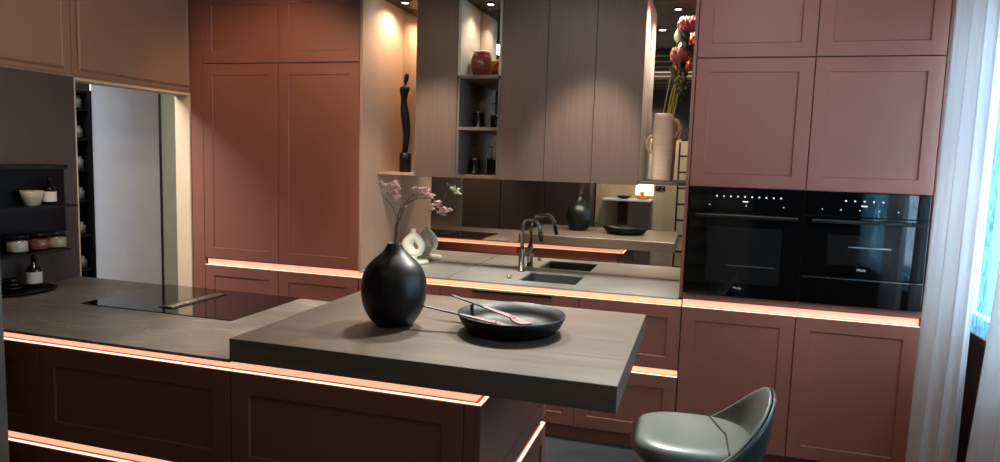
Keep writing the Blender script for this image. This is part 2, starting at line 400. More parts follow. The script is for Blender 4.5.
# base cabinets under the sink
bl=['terracotta base cabinet with drawers behind the black vase','wide terracotta sink cabinet with a black handle strip','terracotta drawer cabinet beside the oven column']
for i,(x0,x1) in enumerate(((1.203,1.778),(1.778,2.662),(2.662,3.2525))):
    t=thing('base_cabinet',bl[i],'cabinet',((x0+x1)/2,.3,0),'base cabinets under the grey worktop')
    if i!=1: hollow(t,x0+.001,x1-.001,.04,.575,-.79,.030)
    else: hollow(t,x0+.001,x1-.001,.04,.575,-.79,-.20)
    drawer_front(t,x0,x1,-.378,0); drawer_front(t,x0,x1,-.795,-.42); plinth(t,x0+.001,x1-.001)
    if i==1:
        b_=MB(); b_.box(1.995,2.50,-.014,-.001,-.020,-.004,.002); b_.build('handle',M['black_metal'],t)

# oven columns
ol=['oxblood oven column holding the left built-in oven','oxblood oven column holding the right compact oven']
for i,x in enumerate((X3,X3+.6)):
    t=thing('oven_cabinet',ol[i],'cabinet',(x+.3,.3,0),'tall oven columns')
    hollow(t,x+.001,x+.599,.04,.60,-.79,CE-.01,shelves=(.055,.69))
    drawer_front(t,x,x+.6,.686,1.3830,name='door'); drawer_front(t,x,x+.6,1.3880,CE-.01,name='door')
    drawer_front(t,x,x+.6,-.795,0,name='door'); plinth(t,x+.001,x+.599)
    b_=MB(); b_.front((x+.001,0,.047),(1,0,0),(0,0,1),(0,-1,0),.598,.034,frame=0); b_.build('rail',M['terracotta'],t)
b_=MB(); b_.box(4.455,4.472,.0,.60,-F,CE-.002,.001); tag(b_.build('side_panel',M['terra_dark']),'dark end panel right of the ovens, behind the curtain','panel')

# lit handle channels
def channel_x(x0,x1,y,z,label,face='led_face',led='led',sgn=1,ht=.041,capl=True,capr=True,drop=0):
    """recessed light channel running along X; sgn +1 opens towards -Y"""
    t=thing('light_channel',label,'light strip',((x0+x1)/2,y+.02*sgn,z+F),'lit handle channels')
    b=MB(); b.box(x0,x1,y+.002*sgn,y+.034*sgn,z-.006,z-.0015); b.box(x0,x1,y+.031*sgn,y+.036*sgn,z-.006,z+ht)
    b.build('profile',M['copper'],t)
    b=MB(); b.box(x0,x1,y+.029*sgn,y+.0308*sgn,z+.0015,z+ht-.002); b.build('diffuser',M[face],t)  # back plate glows by itself to look lit by the strip
    b=MB(); b.box(x0,x1,y+.004*sgn,y+.014*sgn,z-.0012,z+.0012); b.build('led_strip',M[led],t)
    return t
channel_x(.002,1.199,0,0,'rose lit channel across the tall cupboards, below their doors')
channel_x(1.203,3.250,0,0,'amber lit channel under the front edge of the grey worktop','led_face_y','led_y',ht=.034)
channel_x(3.256,4.452,0,0,'rose lit channel running below the two ovens')
channel_x(1.203,3.250,0,-.417,'amber lit channel between the drawers under the grey worktop','led_face_y','led_y',ht=.036)

# ------------------------------------------------------------------ mirror, worktop, sink, tap
b_=MB(); b_.box(1.222,3.232,.588,.594,.0495,1.828); tag(b_.build('mirror_splashback',M['mirror']),'bronze mirror covering the back of the sink niche','mirror')
b_=MB()
sx0,sx1,sy0,sy1=2.25,2.615,.13,.495
b_.box(1.203,1.811,-.004,.586,.0365,.0485,.0008); b_.box(1.819,sx0,-.004,.586,.0365,.0485,.0008)
b_.box(sx1,3.2325,-.004,.586,.0365,.0485,.0008); b_.box(sx0,sx1,-.004,sy0,.0365,.0485,.0006); b_.box(sx0,sx1,sy1,.586,.0365,.0485,.0006)
tag(b_.build('worktop',M['stone_grey']),'pale grey ceramic worktop in front of the mirror','worktop')
b_=MB()
def ring(x0,x1,y0,y1,z): return [(x0,y0,z),(x1,y0,z),(x1,y1,z),(x0,y1,z)]
b_.loops([ring(sx0-.015,sx1+.015,sy0-.015,sy1+.015,.034),ring(sx0+.002,sx1-.002,sy0+.002,sy1-.002,.034),ring(sx0+.008,sx1-.008,sy0+.008,sy1-.008,-.15),ring(sx0+.02,sx1-.02,sy0+.02,sy1-.02,-.155)],cap0=False)
t=thing('sink','square dark granite sink sunk into the grey worktop','sink',(2.43,.31,-.16+F))
b_.build('basin',M['granite'],t)
b_=MB(); b_.lathe((2.43,.31,-.154),[(.04,0),(.04,.003),(.03,.002)],24); b_.build('drain',M['steel'],t)
b_=MB(); b_.lathe((2.18,.17,.0487),[(.014,0),(.014,.012),(.018,.014),(.018,.02),(.012,.022)],20); b_.build('drain_control',M['steel'],t)
t=thing('mixer_tap','gunmetal kitchen tap with an angular high spout, standing left of the sink','tap',(2.18,.47,.0485+F))
tx,ty=2.18,.47
b_=MB(); b_.lathe((tx,ty,.0487),[(.025,0),(.025,.004),(.0205,.006),(.0205,.15),(.018,.154),(.014,.156)],24); b_.build('body',M['gunmetal'],t)
sp=[(tx,ty,.2),(tx,ty,.345),(tx+.004,ty-.004,.375),(tx+.02,ty-.015,.398),(tx+.045,ty-.03,.408),(tx+.08,ty-.058,.415),(tx+.105,ty-.078,.412),(tx+.125,ty-.094,.398),(tx+.137,ty-.103,.375),(tx+.148,ty-.112,.33)]
b_=MB(); b_.tube(sp,.013,14); b_.build('spout',M['gunmetal'],t)
b_=MB(); b_.tube([(tx+.147,ty-.111,.335),(tx+.160,ty-.121,.275)],[.014,.0125],14); b_.build('spray_head',M['black_metal'],t)
b_=MB(); b_.tube([(tx+.018,ty-.005,.165),(tx+.05,ty-.014,.168)],.0135,14); b_.tube([(tx+.048,ty-.013,.168),(tx+.085,ty-.022,.170)],.006,10); b_.build('lever',M['gunmetal'],t)

# sculpture vase on disc
t=thing('round_tray','cream round disc under the ring vase','tray',(1.40,.46,.0485+F))
b_=MB(); b_.lathe((1.40,.46,.049),[(.085,0),(.098,.004),(.10,.012),(.096,.022),(.088,.024)],40); b_.build('disc',M['white_cer'],t)
def ring_vase(cx,cy,z0):
    """flat bodied vase with a hole through it"""
    b=MB(); cz=z0+.095; n=36; mm=14
    rings=[]
    yaw=math.radians(8)
    for i in range(n):
        a=2*PI*i/n
        # the body ring: outer outline is an onion, inner hole is a small oval off-centre
        ox=.088*math.cos(a); oz=.088*math.sin(a)
        top=max(0,math.sin(a))
        ox*= (1-.18*top**2); oz += .012*top**5
        if math.sin(a)<-.8: oz=-.088*.86-(.01)*( -math.sin(a)-.8)
        hx=.020+.017*math.cos(a+.5); hz=-.002+.023*math.sin(a)
        mx_,mz_=(ox+hx)/2,(oz+hz)/2; hw=math.hypot(ox-hx,oz-hz)/2; ux,uz=(ox-hx)/(2*hw),(oz-hz)/(2*hw)
        g=[]
        for k in range(mm):
            q=2*PI*k/mm
            r=hw*math.cos(q); y=.036*math.sin(q)
            g.append((cx+(mx_+ux*r)*math.cos(yaw)-y*math.sin(yaw), cy+(mx_+ux*r)*math.sin(yaw)+y*math.cos(yaw), cz+mz_+uz*r))
        rings.append(g)
    R=[[b.bm.verts.new(p) for p in g] for g in rings]
    for a_,c_ in zip(R,R[1:]+R[:1]):
        for k in range(mm):
            f=b.bm.faces.new((a_[k],a_[(k+1)%mm],c_[(k+1)%mm],c_[k])); f.smooth=True
    return b
t=thing('ring_vase','cream ceramic vase with a hole through its body, standing on the disc','vase',(1.385,.46,.073+F))
o=ring_vase(1.385,.46,.078).build('body',M['white_cer'],t); subsurf(o,1)
b_=MB(); b_.lathe((1.385,.46,.258),[(.030,-.012),(.020,.008),(.0165,.024),(.019,.034),(.014,.034),(.012,.01)],20); b_.build('neck',M['white_cer'],t)
b_=MB(); b_.lathe((1.385,.46,.0735),[(.030,0),(.032,.012),(.040,.03)],24,1,.8); b_.build('foot',M['white_cer'],t)

# ------------------------------------------------------------------ wall units
UY=.20; UB=.676; UT=1.825
cols=[1.497,1.785,2.075,2.37,2.667,2.955]
ul={0:'taupe oak wall unit door left of the open shelves',2:'taupe oak wall unit just right of the open shelves',3:'taupe oak wall unit, middle of the three right of the open shelves',4:'dark taupe oak wall unit beside the pink-beige jug'}
for i in (0,2,3,4):
    x0,x1=cols[i],cols[i+1]
    t=thing('wall_cabinet',ul[i],'cabinet',((x0+x1)/2,.4,UB+F),'oak wall units hung on the mirror')
    hollow(t,x0+.001,x1-.001,UY+.021,.584,UB,UT,mat='unit_in')
    b_=MB(); b_.front((x0+.0015,UY,UB-.004),(1,0,0),(0,0,1),(0,-1,0),x1-x0-.003,UT-UB+.002,frame=0); b_.build('door',M['oak_wall'],t)
t=thing('open_shelf_unit','open wall unit with three oak shelves, holding the red jar and coffee presses','shelf',((cols[1]+cols[2])/2,.4,UB+F))
x0,x1=cols[1]+.001,cols[2]-.001
b_=MB(); b_.box(x0,x0+.016,UY+.004,.584,1.325,UT); b_.build('side_lining',M['unit_in'],t)
b_=MB(); b_.box(x1-.016,x1,UY+.004,.584,1.325,UT); b_.build('side_lining',M['unit_in'],t)
b_=MB(); b_.box(x0+.0165,x1-.0165,UY+.004,.584,UT-.016,UT); b_.build('top_board',M['black_matt'],t)
b_=MB(); b_.box(x0,x0+.016,UY+.004,.584,UB,1.305); b_.build('side_panel',M['unit_dark'],t)
b_=MB(); b_.box(x1-.016,x1,UY+.004,.584,UB,1.305); b_.build('side_panel',M['unit_dark'],t)
for z in (UB-.003,.980,1.305):
    b_=MB(); b_.box(x0+.0165,x1-.0165,UY+.002,.583,z,z+.020,.001); b_.build('shelf',M['oak_wall'],t)
# end shelves
b_=MB(); b_.box(1.222,1.495,.215,.584,UB-.002,UB+.016,.001); tag(b_.build('end_shelf',M['side']),'thin champagne shelf left of the wall units, under the black figure','shelf')
b_=MB(); b_.box(2.957,3.232,.215,.584,UB+.002,UB+.020,.001); tag(b_.build('end_shelf',M['unit_dark']),'thin grey shelf right of the wall units, under the jug of proteas','shelf')
# niche downlights
def downlight(x,y,z,label,r=.03,e=8,dst=None,col=NEUT,deg=100,grp='ceiling downlights'):
    t=thing('downlight',label,'lamp',(x,y,z+F),grp)
    b=MB(); b.lathe((x,y,z-.008),[(r*.75,0),(r,0),(r*1.1,.003),(r*1.1,.0078)],24,cap0=False); b.build('housing',M['black_metal'],t)
    b=MB(); b.lathe((x,y,z-.006),[(r*.7,0),(r*.7,.004)],20); b.build('lens',M['lamp_on'],t)
    s=spot((x,y,z-.02),dst or (x,y,-1),e,col,deg,.7,.025); s.parent=t; s.location=(0,0,-.02); t['beam']=s.name; return t
downlight(1.34,.36,1.83,'small niche downlight above the black figure',e=14,grp='niche downlights',deg=150,col=(1,.82,.64))
downlight(3.10,.36,1.83,'small niche downlight above the protea stems',e=20,grp='niche downlights',deg=130)
downlight(1.93,.40,UT-.016,'small downlight inside the top of the open shelf unit',e=5,grp='niche downlights',deg=130)

# objects on the shelves
t=thing('figure_sculpture','slender black abstract figure on a cylindrical base, on the left end shelf','sculpture',(1.36,.36,UB+.016+F))
b_=MB(); b_.lathe((1.36,.36,UB+.0165),[(.041,0),(.041,.128),(.039,.130)],32); b_.build('base',M['black_matt'],t)
zb=UB+.146
prof=[(.019,0),(.020,.03),(.021,.08),(.024,.14),(.029,.20),(.031,.25),(.027,.30),(.0215,.345),(.023,.375),(.030,.405),(.036,.430),(.034,.442),(.020,.451),(.0095,.458),(.0085,.468),(.0125,.478),(.0165,.492),(.0175,.508),(.0165,.522),(.012,.532),(.004,.536)]
b_=MB(); rings=[]
for r,z in prof:
    sw=.012*math.sin(z*13)-.004; n=20; sc=1.02
    rings.append([(1.358+sw+r*sc*math.cos(2*PI*k/n),.36+r*.62*math.sin(2*PI*k/n),zb+z*1.0) for k in range(n)])
b_.loops(rings,smooth=True); b_.build('figure',M['black_matt'],t)
t=thing('clay_jar','oxblood glazed barrel jar with a pale rim on the top open shelf','jar',(1.885,.38,1.325+F))
b_=MB(); b_.lathe((1.885,.38,1.3255),[(.045,0),(.058,.02),(.070,.06),(.072,.09),(.068,.125),(.056,.158),(.052,.160)],36); b_.build('body',M['red_clay'],t)
b_=MB(); b_.lathe((1.885,.38,1.487),[(.054,0),(.058,.004),(.056,.012),(.046,.012),(.044,-.03)],36,cap0=False); b_.build('rim',M['clay_rim'],t)
def press(x,y,z,label):
    t=thing('coffee_press',label,'coffee press',(x,y,z+F),'coffee presses in the open unit')
    b=MB(); b.lathe((x,y,z+.001),[(.032,0),(.034,.004),(.034,.09),(.036,.10)],24,cap1=False); b.build('beaker',M['smoke'],t)
    b=MB(); b.lathe((x,y,z+.0008),[(.036,0),(.036,.014),(.033,.014)],24)
    for a in range(4):
        q=a*PI/2+.5; b.box(x+.037*math.cos(q)-.003,x+.037*math.cos(q)+.003,y+.037*math.sin(q)-.003,y+.037*math.sin(q)+.003,z+.001,z+.095)
    b.build('holder',M['black_metal'],t)
    b=MB(); b.lathe((x,y,z+.102),[(.037,0),(.037,.008),(.02,.012)],24); b.build('lid',M['steel'],t)
    b=MB(); b.tube([(x,y,z+.11),(x,y,z+.19)],.0028,8); b.lathe((x,y,z+.19),[(.026,0),(.028,.003),(.026,.006)],20); b.build('plunger',M['black_metal'],t)
press(1.868,.40,1.0005,'dark glass coffee press on the middle open shelf')
press(1.850,.40,.694,'dark glass coffee press on the lowest open shelf')

# tall pink jug with proteas
jx,jy,jz=3.075,.37,UB+.0225
t=thing('handled_vase','tall blush stoneware vase with two loop handles, on the right end shelf','vase',(jx,jy,jz+F))
pr=[]
for k in range(43):
    z=.40*k/42; base=.056+.006*math.sin(PI*min(1,z/.40))
    pr.append((base+.0012*math.sin(k*1.9),z))
pr=[(.050,0)]+[(r,z+.004) for r,z in pr]+[(.054,.408),(.048,.410),(.046,.34)]
b_=MB(); b_.lathe((jx,jy,jz),pr,40); b_.build('body',M['pinkclay'],t)
for s,h in ((1,.325),(-1,.225)):
    pts=[]
    for k in range(17):
        a=-PI/2+PI*k/16
        pts.append((jx+s*(.058+.036*math.cos(a)*1.0),jy,jz+h+.052*math.sin(a)))
    b_=MB(); b_.tube(pts,.010,10); b_.build('handle',M['pinkclay'],t)
def protea(x,y,z,dx,dz,r,idx,label):
    t=thing('protea_stem',label,'flower',(jx,jy,jz+.3+F),'proteas in the handled vase')
    b=MB(); b.tube([(jx+dx*.2,jy+.005*idx,jz+.345),(jx+dx*.5,jy,jz+.5),(x,y,z-r)],.005,8); b.build('stem',M['stem'],t)
    b=MB(); b.lathe((x,y,z-r),[(r*.25,0),(r*.75,r*.35),(r*.95,r*.9),(r*.85,r*1.4),(r*.5,r*1.75),(r*.15,r*1.85)],18)
    for ringi,(n,rr,h) in enumerate(((14,.85,1.55),(12,1.05,1.15),(12,.95,.7))):
        for k in range(n):
            a=2*PI*k/n+ringi*.3
            p0=(x+r*.55*math.cos(a),y+r*.55*math.sin(a),z-r+r*.3*h)
            p1=(x+r*rr*1.0*math.cos(a),y+r*rr*1.0*math.sin(a),z-r+r*h*.8)
            p2=(x+r*rr*1.02*math.cos(a),y+r*rr*1.02*math.sin(a),z-r+r*h*1.18)
            b.tube([p0,p1,p2],[r*.16,r*.2,r*.04],6)
    b.build('bloom',M['protea'],t)
    b=MB()
    for k in range(9):
        a=random.uniform(0,2*PI); q=.70+.40*k/9
        cx_=jx+(x-jx)*q; cz_=jz+.42+(z-r-jz-.42)*q*.98; L=.055+.03*random.random()
        leaf(b,(cx_,y,cz_),(math.cos(a)*.6,math.sin(a)*.6,.75),L,.024)
    b.build('leaves',M['leaf'],t)
def leaf(b,p,d,L,wd):
    p=Vector(p); d=Vector(d).normalized(); s=d.cross(Vector((.3,.8,.5))).normalized(); n=d.cross(s)
    rings=[]
    for k in range(6):
        q=k/5; w_=wd*math.sin(PI*(.08+.90*q))*(1-.3*q); c_=p+d*L*q+n*(.25*L*q*q)
        rings.append([tuple(c_-s*w_),tuple(c_+n*w_*.15),tuple(c_+s*w_),tuple(c_-n*w_*.10)])
    b.loops(rings,smooth=True)
protea(3.150,.36,1.46,.06,0,.052,1,'lower pink protea leaning left, in the handled vase')
protea(3.185,.33,1.63,.09,0,.052,2,'topmost pink protea in the handled vase')
t=thing('bud_stem','white pointed bud on a leafy stem among the proteas','flower',(jx,jy,jz+.3+F))
b_=MB(); b_.tube([(jx-.015,jy,jz+.345),(jx+.02,jy,jz+.6),(3.13,.35,1.50),(3.128,.35,1.53)],.0035,8); b_.build('stem',M['stem'],t)
b_=MB(); b_.lathe((3.128,.35,1.53),[(.006,0),(.018,.02),(.020,.04),(.013,.065),(.003,.08)],14); b_.build('bud',M['bud'],t)
b_=MB()
for k in range(12):
    a=random.uniform(0,2*PI); leaf(b_,(jx+.07+.05*random.random(),jy-.02,1.22+.026*k),(math.cos(a)*.7,math.sin(a)*.7,.6),.06,.017)
b_.build('leaves',M['leaf'],t)

# ------------------------------------------------------------------ ovens
def text_mesh(s,size,ext,loc,mat,parent,name='lettering'):
    cu=bpy.data.curves.new('lettering','FONT'); cu.body=s; cu.size=size; cu.extrude=ext; cu.align_x='CENTER'; cu.align_y='CENTER'
    o=bpy.data.objects.new('lettering_tmp',cu); COL.objects.link(o)
    dg=bpy.context.evaluated_depsgraph_get(); me=bpy.data.meshes.new_from_object(o.evaluated_get(dg))
    bpy.data.objects.remove(o)
    me.materials.clear(); me.materials.append(mat)
    r=bpy.data.objects.new(name,me); COL.objects.link(r)
    me.transform(Matrix.Rotation(PI/2,4,'X')); 
    r.parent=parent; r.location=Vector((loc[0],loc[1],loc[2]+F))-root_loc(parent); return r
def oven(x0,x1,z0,z1,label,txt,win,icons,disp):
    t=thing('oven',label,'oven',((x0+x1)/2,.25,z0+F))
    b=MB(); b.box(x0+.022,x1-.022,.006,.54,z0+.006,z1-.004); b.build('housing',M['black_metal'],t)
    zc=.556
    b=MB(); b.box(x0,x1,-.016,.004,zc+.002,z1,.0015); cp=b.build('control_panel',M['black_glass'],t)
    for (ix,iz,r) in icons:
        b=MB(); b.lathe((0,0,0),[(r,0),(r,.0006)],12)
        for v in b.bm.verts: v.co=Vector((ix+v.co.x,-.0164-v.co.z,iz+v.co.y))
        b.build('touch_symbol',M['icon'],cp)
    b=MB(); b.box(disp[0]-.014,disp[0]+.014,-.0166,-.0161,disp[1]-.003,disp[1]+.003); b.build('display',M['icon'],cp)
    b=MB(); b.box(x0,x1,-.018,.004,z0,zc-.002,.0015); dr=b.build('door',M['black_glass'],t)
    b=MB(); wx0,wx1,wz0,wz1=win; b.box(wx0,wx1,-.0188,-.0181,wz0,wz1,.0002); b.build('window',M['oven_window'],dr)
    b=MB(); b.box(x0+.03,x1-.03,-.052,-.040,zc-.034,zc-.016,.004,2)
    for xx in (x0+.06,x1-.06): b.box(xx-.008,xx+.008,-.042,-.017,zc-.031,zc-.019)
    b.build('handle',M['black_metal'],dr)
    b=MB(); b.box(wx0+.10,wx1-.02,-.0196,-.0190,wz0+.095,wz0+.101); b.build('rack',M['steel'],dr)
    text_mesh(txt,.020,.0003,((x0+x1)/2-.02 if x1-x0>.56 and z0<.1 else (x0+x1)/2,-.0184,z0+.05 if z0<.1 else z0+.045),M['letter'],dr)
    return t
ic=[(3.405+i*.0365,.638,.0045) for i in range(10)]+[(3.37+.19*i,.590,.003) for i in range(3)]
oven(3.268,3.852,.084,.683,'black glass built-in oven with a wide door, left of the two','Miele',(3.37,3.75,.16,.47),ic,(3.555,.612))
ic=[(4.05+i*.044,.640,.0045) for i in range(5)]+[(3.94+.09*i,.592,.003) for i in range(5)]
oven(3.858,4.442,.234,.683,'black glass compact oven with a drawer below it, right of the two','Miele',(3.98,4.30,.30,.46),ic,(4.14,.616))
t=thing('warming_drawer','black glass drawer front below the compact oven','drawer',(4.15,.25,.084+F))
b_=MB(); b_.box(3.880,4.420,.006,.5,.088,.226); b_.build('housing',M['black_metal'],t)
b_=MB(); b_.box(3.858,4.442,-.018,.004,.084,.227,.0015); b_.build('front',M['black_glass'],t)
b_=MB(); b_.box(3.860,4.440,-.0195,-.0182,.2255,.2285); b_.build('trim_line',M['steel'],t)

# ------------------------------------------------------------------ island
IY0,IY1=-1.92,-.914; IX=2.687
seams=[-.105,.806,1.723,2.628]
il=['dark rust island cabinet at the left, against the wall','dark rust island cabinet under the hob','dark rust island cabinet under the table end of the slab']
for i in range(3):
    x0,x1=seams[i],seams[i+1]
    t=thing('island_cabinet',il[i],'cabinet',((x0+x1)/2,-1.42,0),'island cabinets')
    b_=MB(); b_.box(x0+.001,x1-.001,IY0+.04,IY1-.04,-.80,-.001); b_.box(x0+.001,x1-.001,IY0+.08,IY1-.08,-.001,.034); b_.build('carcass',M['carcass'],t)
    for (z0,z1) in ((-.385,0),(-.795,-.43)):
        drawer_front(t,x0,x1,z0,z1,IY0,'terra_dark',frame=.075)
    for (z0,z1) in ((-.385,0),(-.795,-.43)):
        b_=MB(); b_.front((x1-.0015,IY1,z0),(-1,0,0),(0,0,1),(0,1,0),x1-x0-.003,z1-z0,.075); b_.build('back_panel',M['terracotta'],t)
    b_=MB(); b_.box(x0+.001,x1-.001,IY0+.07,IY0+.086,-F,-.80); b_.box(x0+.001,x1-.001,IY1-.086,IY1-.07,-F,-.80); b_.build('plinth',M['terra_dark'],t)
t=thing('island_end_panel','dark rust framed end panel closing the island under the slab','panel',(2.66,-1.42,0))
b_=MB(); b_.box(2.6295,2.666,IY0+.0005,IY1-.0005,-.795,-.43); b_.box(2.6295,2.666,IY0+.0005,IY1-.0005,-.385,0); b_.box(2.6295,2.648,IY0+.04,IY1-.04,-.80,-.001)
b_.box(2.6295,2.65,IY0+.07,IY1-.07,-F,-.80); b_.build('core',M['terra_dark'],t)
for (z0,z1) in ((-.385,0),(-.795,-.43)):
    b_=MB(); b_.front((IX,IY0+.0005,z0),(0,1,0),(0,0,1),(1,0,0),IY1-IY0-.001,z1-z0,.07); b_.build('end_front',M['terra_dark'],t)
def channel_wrap(z,label,ht=.036):
    t=thing('light_channel',label,'light strip',(1.4,-1.42,z+F),'lit handle channels')
    a=.030
    def ringpath(o): return [( -.10,IY0+o),(IX-o,IY0+o),(IX-o,IY1-o),(-.10,IY1-o)]
    def band(o0,o1,z0,z1,name,mat):
        P0=ringpath(o0); P1=ringpath(o1); b=MB()
        for (p0,p1,q0,q1) in zip(P0,P0[1:],P1,P1[1:]):
            b.loops([[(p0[0],p0[1],z0),(q0[0],q0[1],z0),(q0[0],q0[1],z1),(p0[0],p0[1],z1)],[(p1[0],p1[1],z0),(q1[0],q1[1],z0),(q1[0],q1[1],z1),(p1[0],p1[1],z1)]])
        b.build(name,M[mat],t)
    band(.001,a+.005,z+.0005,z+.0035,'profile','copper')
    band(a+.0005,a+.006,z+.004,z+ht,'back_profile','copper')
    band(a-.002,a,z+.006,z+ht-.002,'diffuser','led_face')
    band(.004,.015,z+.0038,z+.0058,'led_strip','led')
channel_wrap(0,'rose lit channel round the island just below its top',.033)
channel_wrap(-.43,'rose lit channel round the island between its drawers',.042)
b_=MB(); b_.box(-.098,1.725,IY0-.004,IY1+.004,.0365,.0485,.0008); tag(b_.build('island_worktop',M['stone_brown']),'brown-grey ceramic island worktop holding the hob','worktop')
b_=MB(); b_.box(1.727,3.120,-1.928,-.885,.042,.128,.0015); tag(b_.build('table_slab',M['oak_slab']),'thick smoked oak table slab laid across the island end','table')
# hob
t=thing('induction_hob','black glass induction hob flush in the island worktop','hob',(.935,-1.18,.0485+F))
b_=MB(); b_.box(.505,1.362,-1.452,-.908,.0488,.0525,.0012); b_.build('glass',M['black_glass'],t)
b_=MB(); b_.box(.890,.985,-1.375,-1.0,.0526,.0555,.001); b_.build('vent_surround',M['black_metal'],t)
b_=MB(); b_.box(.915,.965,-1.37,-1.02,.0556,.0590,.001); b_.build('vent_grille',M['steel'],t)

# ------------------------------------------------------------------ things on the slab
VX,VY,VZ=2.172,-1.50,.1285
t=thing('round_vase','large matt black bulbous vase on the table slab','vase',(VX,VY,VZ+F))
sc=1/245.
pv=[(0.0,.001),(15.5,0),(19,1.5),(24,7),(28.5,15),(31.3,25),(32.2,33),(32.0,41),(30.6,49),(27.5,56),(23.5,61.5),(18.5,66),(14,69.5),(10.5,73),(8.3,76.5),(7.0,79.5),(6.6,80.5),(5.4,80.5),(4.8,74)]
pv=[(max(.0005,r*sc),z*sc*1.0) for r,z in pv]
b_=MB(); b_.lathe((VX,VY,VZ),pv,56); o=b_.build('body',M['black_matt'],t); subsurf(o,1)
NZ=VZ+79*sc
def cluster(b,c,R,n,r0=.0058):
    for _ in range(int(n*1.9)):
        d=Vector((random.gauss(0,1),random.gauss(0,1),random.gauss(0,.8))); d*=R*random.random()**.5/max(.2,d.length)
        p=Vector(c)+d; r=r0*random.uniform(.6,1.1)
        for k in range(5):
            a=2*PI*k/5+random.random(); leaf(b,p,(math.cos(a),math.sin(a),.35*random.uniform(-1,1.5)),r*1.6,r*.75)
def blossom_branch(label,pts,rad,clusters,pale=()):
    t=thing('blossom_branch',label,'flower branch',(VX,VY,NZ-.1+F),'blossom branches in the black vase')
    b=MB(); P=[]
    for i in range(len(pts)-1):
        for k in range(4):
            q=k/4; p=Vector(pts[i]).lerp(Vector(pts[i+1]),q); P.append(tuple(p+Vector((random.uniform(-1,1),random.uniform(-1,1),random.uniform(-1,1)))*.0016))
    P.append(pts[-1]); n=len(P)
    b.tube(P,[rad*(1-.6*i/n) for i in range(n)],7)
    for i in range(2,n-1,2):
        d=Vector((random.uniform(-1,1),random.uniform(-1,1),random.uniform(.2,1)))*.014
        b.tube([P[i],tuple(Vector(P[i])+d)],[rad*.5,rad*.3],5)
    b.build('twig',M['twig'],t)
    b=MB()
    for c_,R,k in clusters: cluster(b,c_,R,k)
    b.build('blossoms',M['pink'],t)
    if pale:
        b=MB()
        for c_,R,k in pale: cluster(b,c_,R,k)
        b.build('pale_blossoms',M['paleblossom'],t)
def PX(u,v,y=VY):
    """world point on the plane Y=y seen at photo position (u,v) (same camera model as above)"""
    cam=SC.camera; m=cam.matrix_world; f=680.19
    d=m.to_3x3()@Vector(((u-500)/f,-(v-231)/f,-1)); o=m.translation; s=(y-o.y)/d.y; p=o+d*s
    return (p.x,p.y,p.z-F)
n0=(VX,VY,VZ+76*sc); n1=(VX+.004,VY,NZ)
n2=(VX-.004,VY+.004,NZ)
blossom_branch('left branch with a pink blossom cluster, in the black vase',[n0,n1,PX(398,220),PX(392,206),PX(385,195)],.003,[(PX(388,188),.024,26),(PX(395,186),.024,22),(PX(396,196),.016,12),(PX(381,184),.012,8)])
blossom_branch('middle branch with pink blossom reaching right, in the black vase',[n0,n2,PX(396,225,VY+.01),PX(401,207,VY+.01),PX(412,196,VY),PX(424,194,VY-.01)],.003,[(PX(416,190),.018,16),(PX(424,191),.024,24),(PX(430,196),.017,14),(PX(405,206),.006,3)])
blossom_branch('long right branch with drooping pink and pale blossom, in the black vase',[n0,(VX+.002,VY-.004,NZ),PX(399,222,VY-.02),PX(404,206,VY-.03),PX(416,198,VY-.04),PX(432,198,VY-.04),PX(441,206,VY-.04),PX(443,212,VY-.04),PX(444,200,VY-.04),PX(446,190,VY-.04),PX(449,186,VY-.04),PX(455,185.5,VY-.04)],.0024,[(PX(430,209,VY-.04),.017,12),(PX(437,204,VY-.04),.018,14),(PX(443,211,VY-.04),.02,16),(PX(450,210,VY-.04),.008,4)],pale=[(PX(457,191,VY-.04),.018,12),(PX(453,188,VY-.04),.01,5)])
# bowl
M['bowl']=surf('black_bowl_glaze','030303','040404',.48,(12,12,12),2,0,spec=.18)
BX,BY=2.640,-1.415
t=thing('serving_bowl','wide shallow black bowl on the table slab','bowl',(BX,BY,VZ+F))
b_=MB(); b_.lathe((BX,BY,VZ),[(.001,.0005),(.145,0),(.172,.006),(.196,.030),(.210,.058),(.214,.073),(.210,.074),(.192,.038),(.165,.014),(.10,.009),(.001,.008)],64,.99,.99); o=b_.build('body',M['bowl'],t)
def server(label,p0,p1,flip):
    t=thing('salad_server',label,'utensil',tuple(Vector(p0)+Vector((0,0,F))),'salad servers in the bowl')
    a=Vector(p0); c_=Vector(p1); d=(c_-a).normalized(); s=d.cross(Vector((0,0,1))).normalized(); up=s.cross(d); L=(c_-a).length
    def strip(q0,q1,w0,w1,name,mat,dark=False):
        rings=[]
        for k in range(13):
            q=q0+(q1-q0)*k/12; u=k/12
            w_=w0+(w1-w0)*u
            if name=='head': w_=w1*math.sqrt(max(.02,1-((u-.5)/.52)**2))
            dip=-.010*math.sin(PI*u) if name=='head' else 0
            c0=a+d*L*q+up*dip; th=.0022
            rings.append([tuple(c0-s*w_-up*th),tuple(c0+s*w_-up*th),tuple(c0+s*w_+up*th+up*(.003 if name=='head' else 0)),tuple(c0+up*(th*.3)),tuple(c0-s*w_+up*th+up*(.003 if name=='head' else 0))])
        b=MB(); b.loops(rings,smooth=False); b.build(name,M[mat],t)
    strip(0,.40,.0075,.010,'handle','black_matt'); strip(.402,.78,.010,.019,'shaft','spoon'); strip(.74,1.0,.012,.030,'head','spoon')
server('rose-brown salad server lying lower in the bowl, its dark handle pointing left',(2.285,-1.50,VZ+.088),(2.70,-1.47,VZ+.028),0)
server('rose-brown salad server lying higher in the bowl, crossing the first',(2.35,-1.31,VZ+.098),(2.72,-1.40,VZ+.032),1)

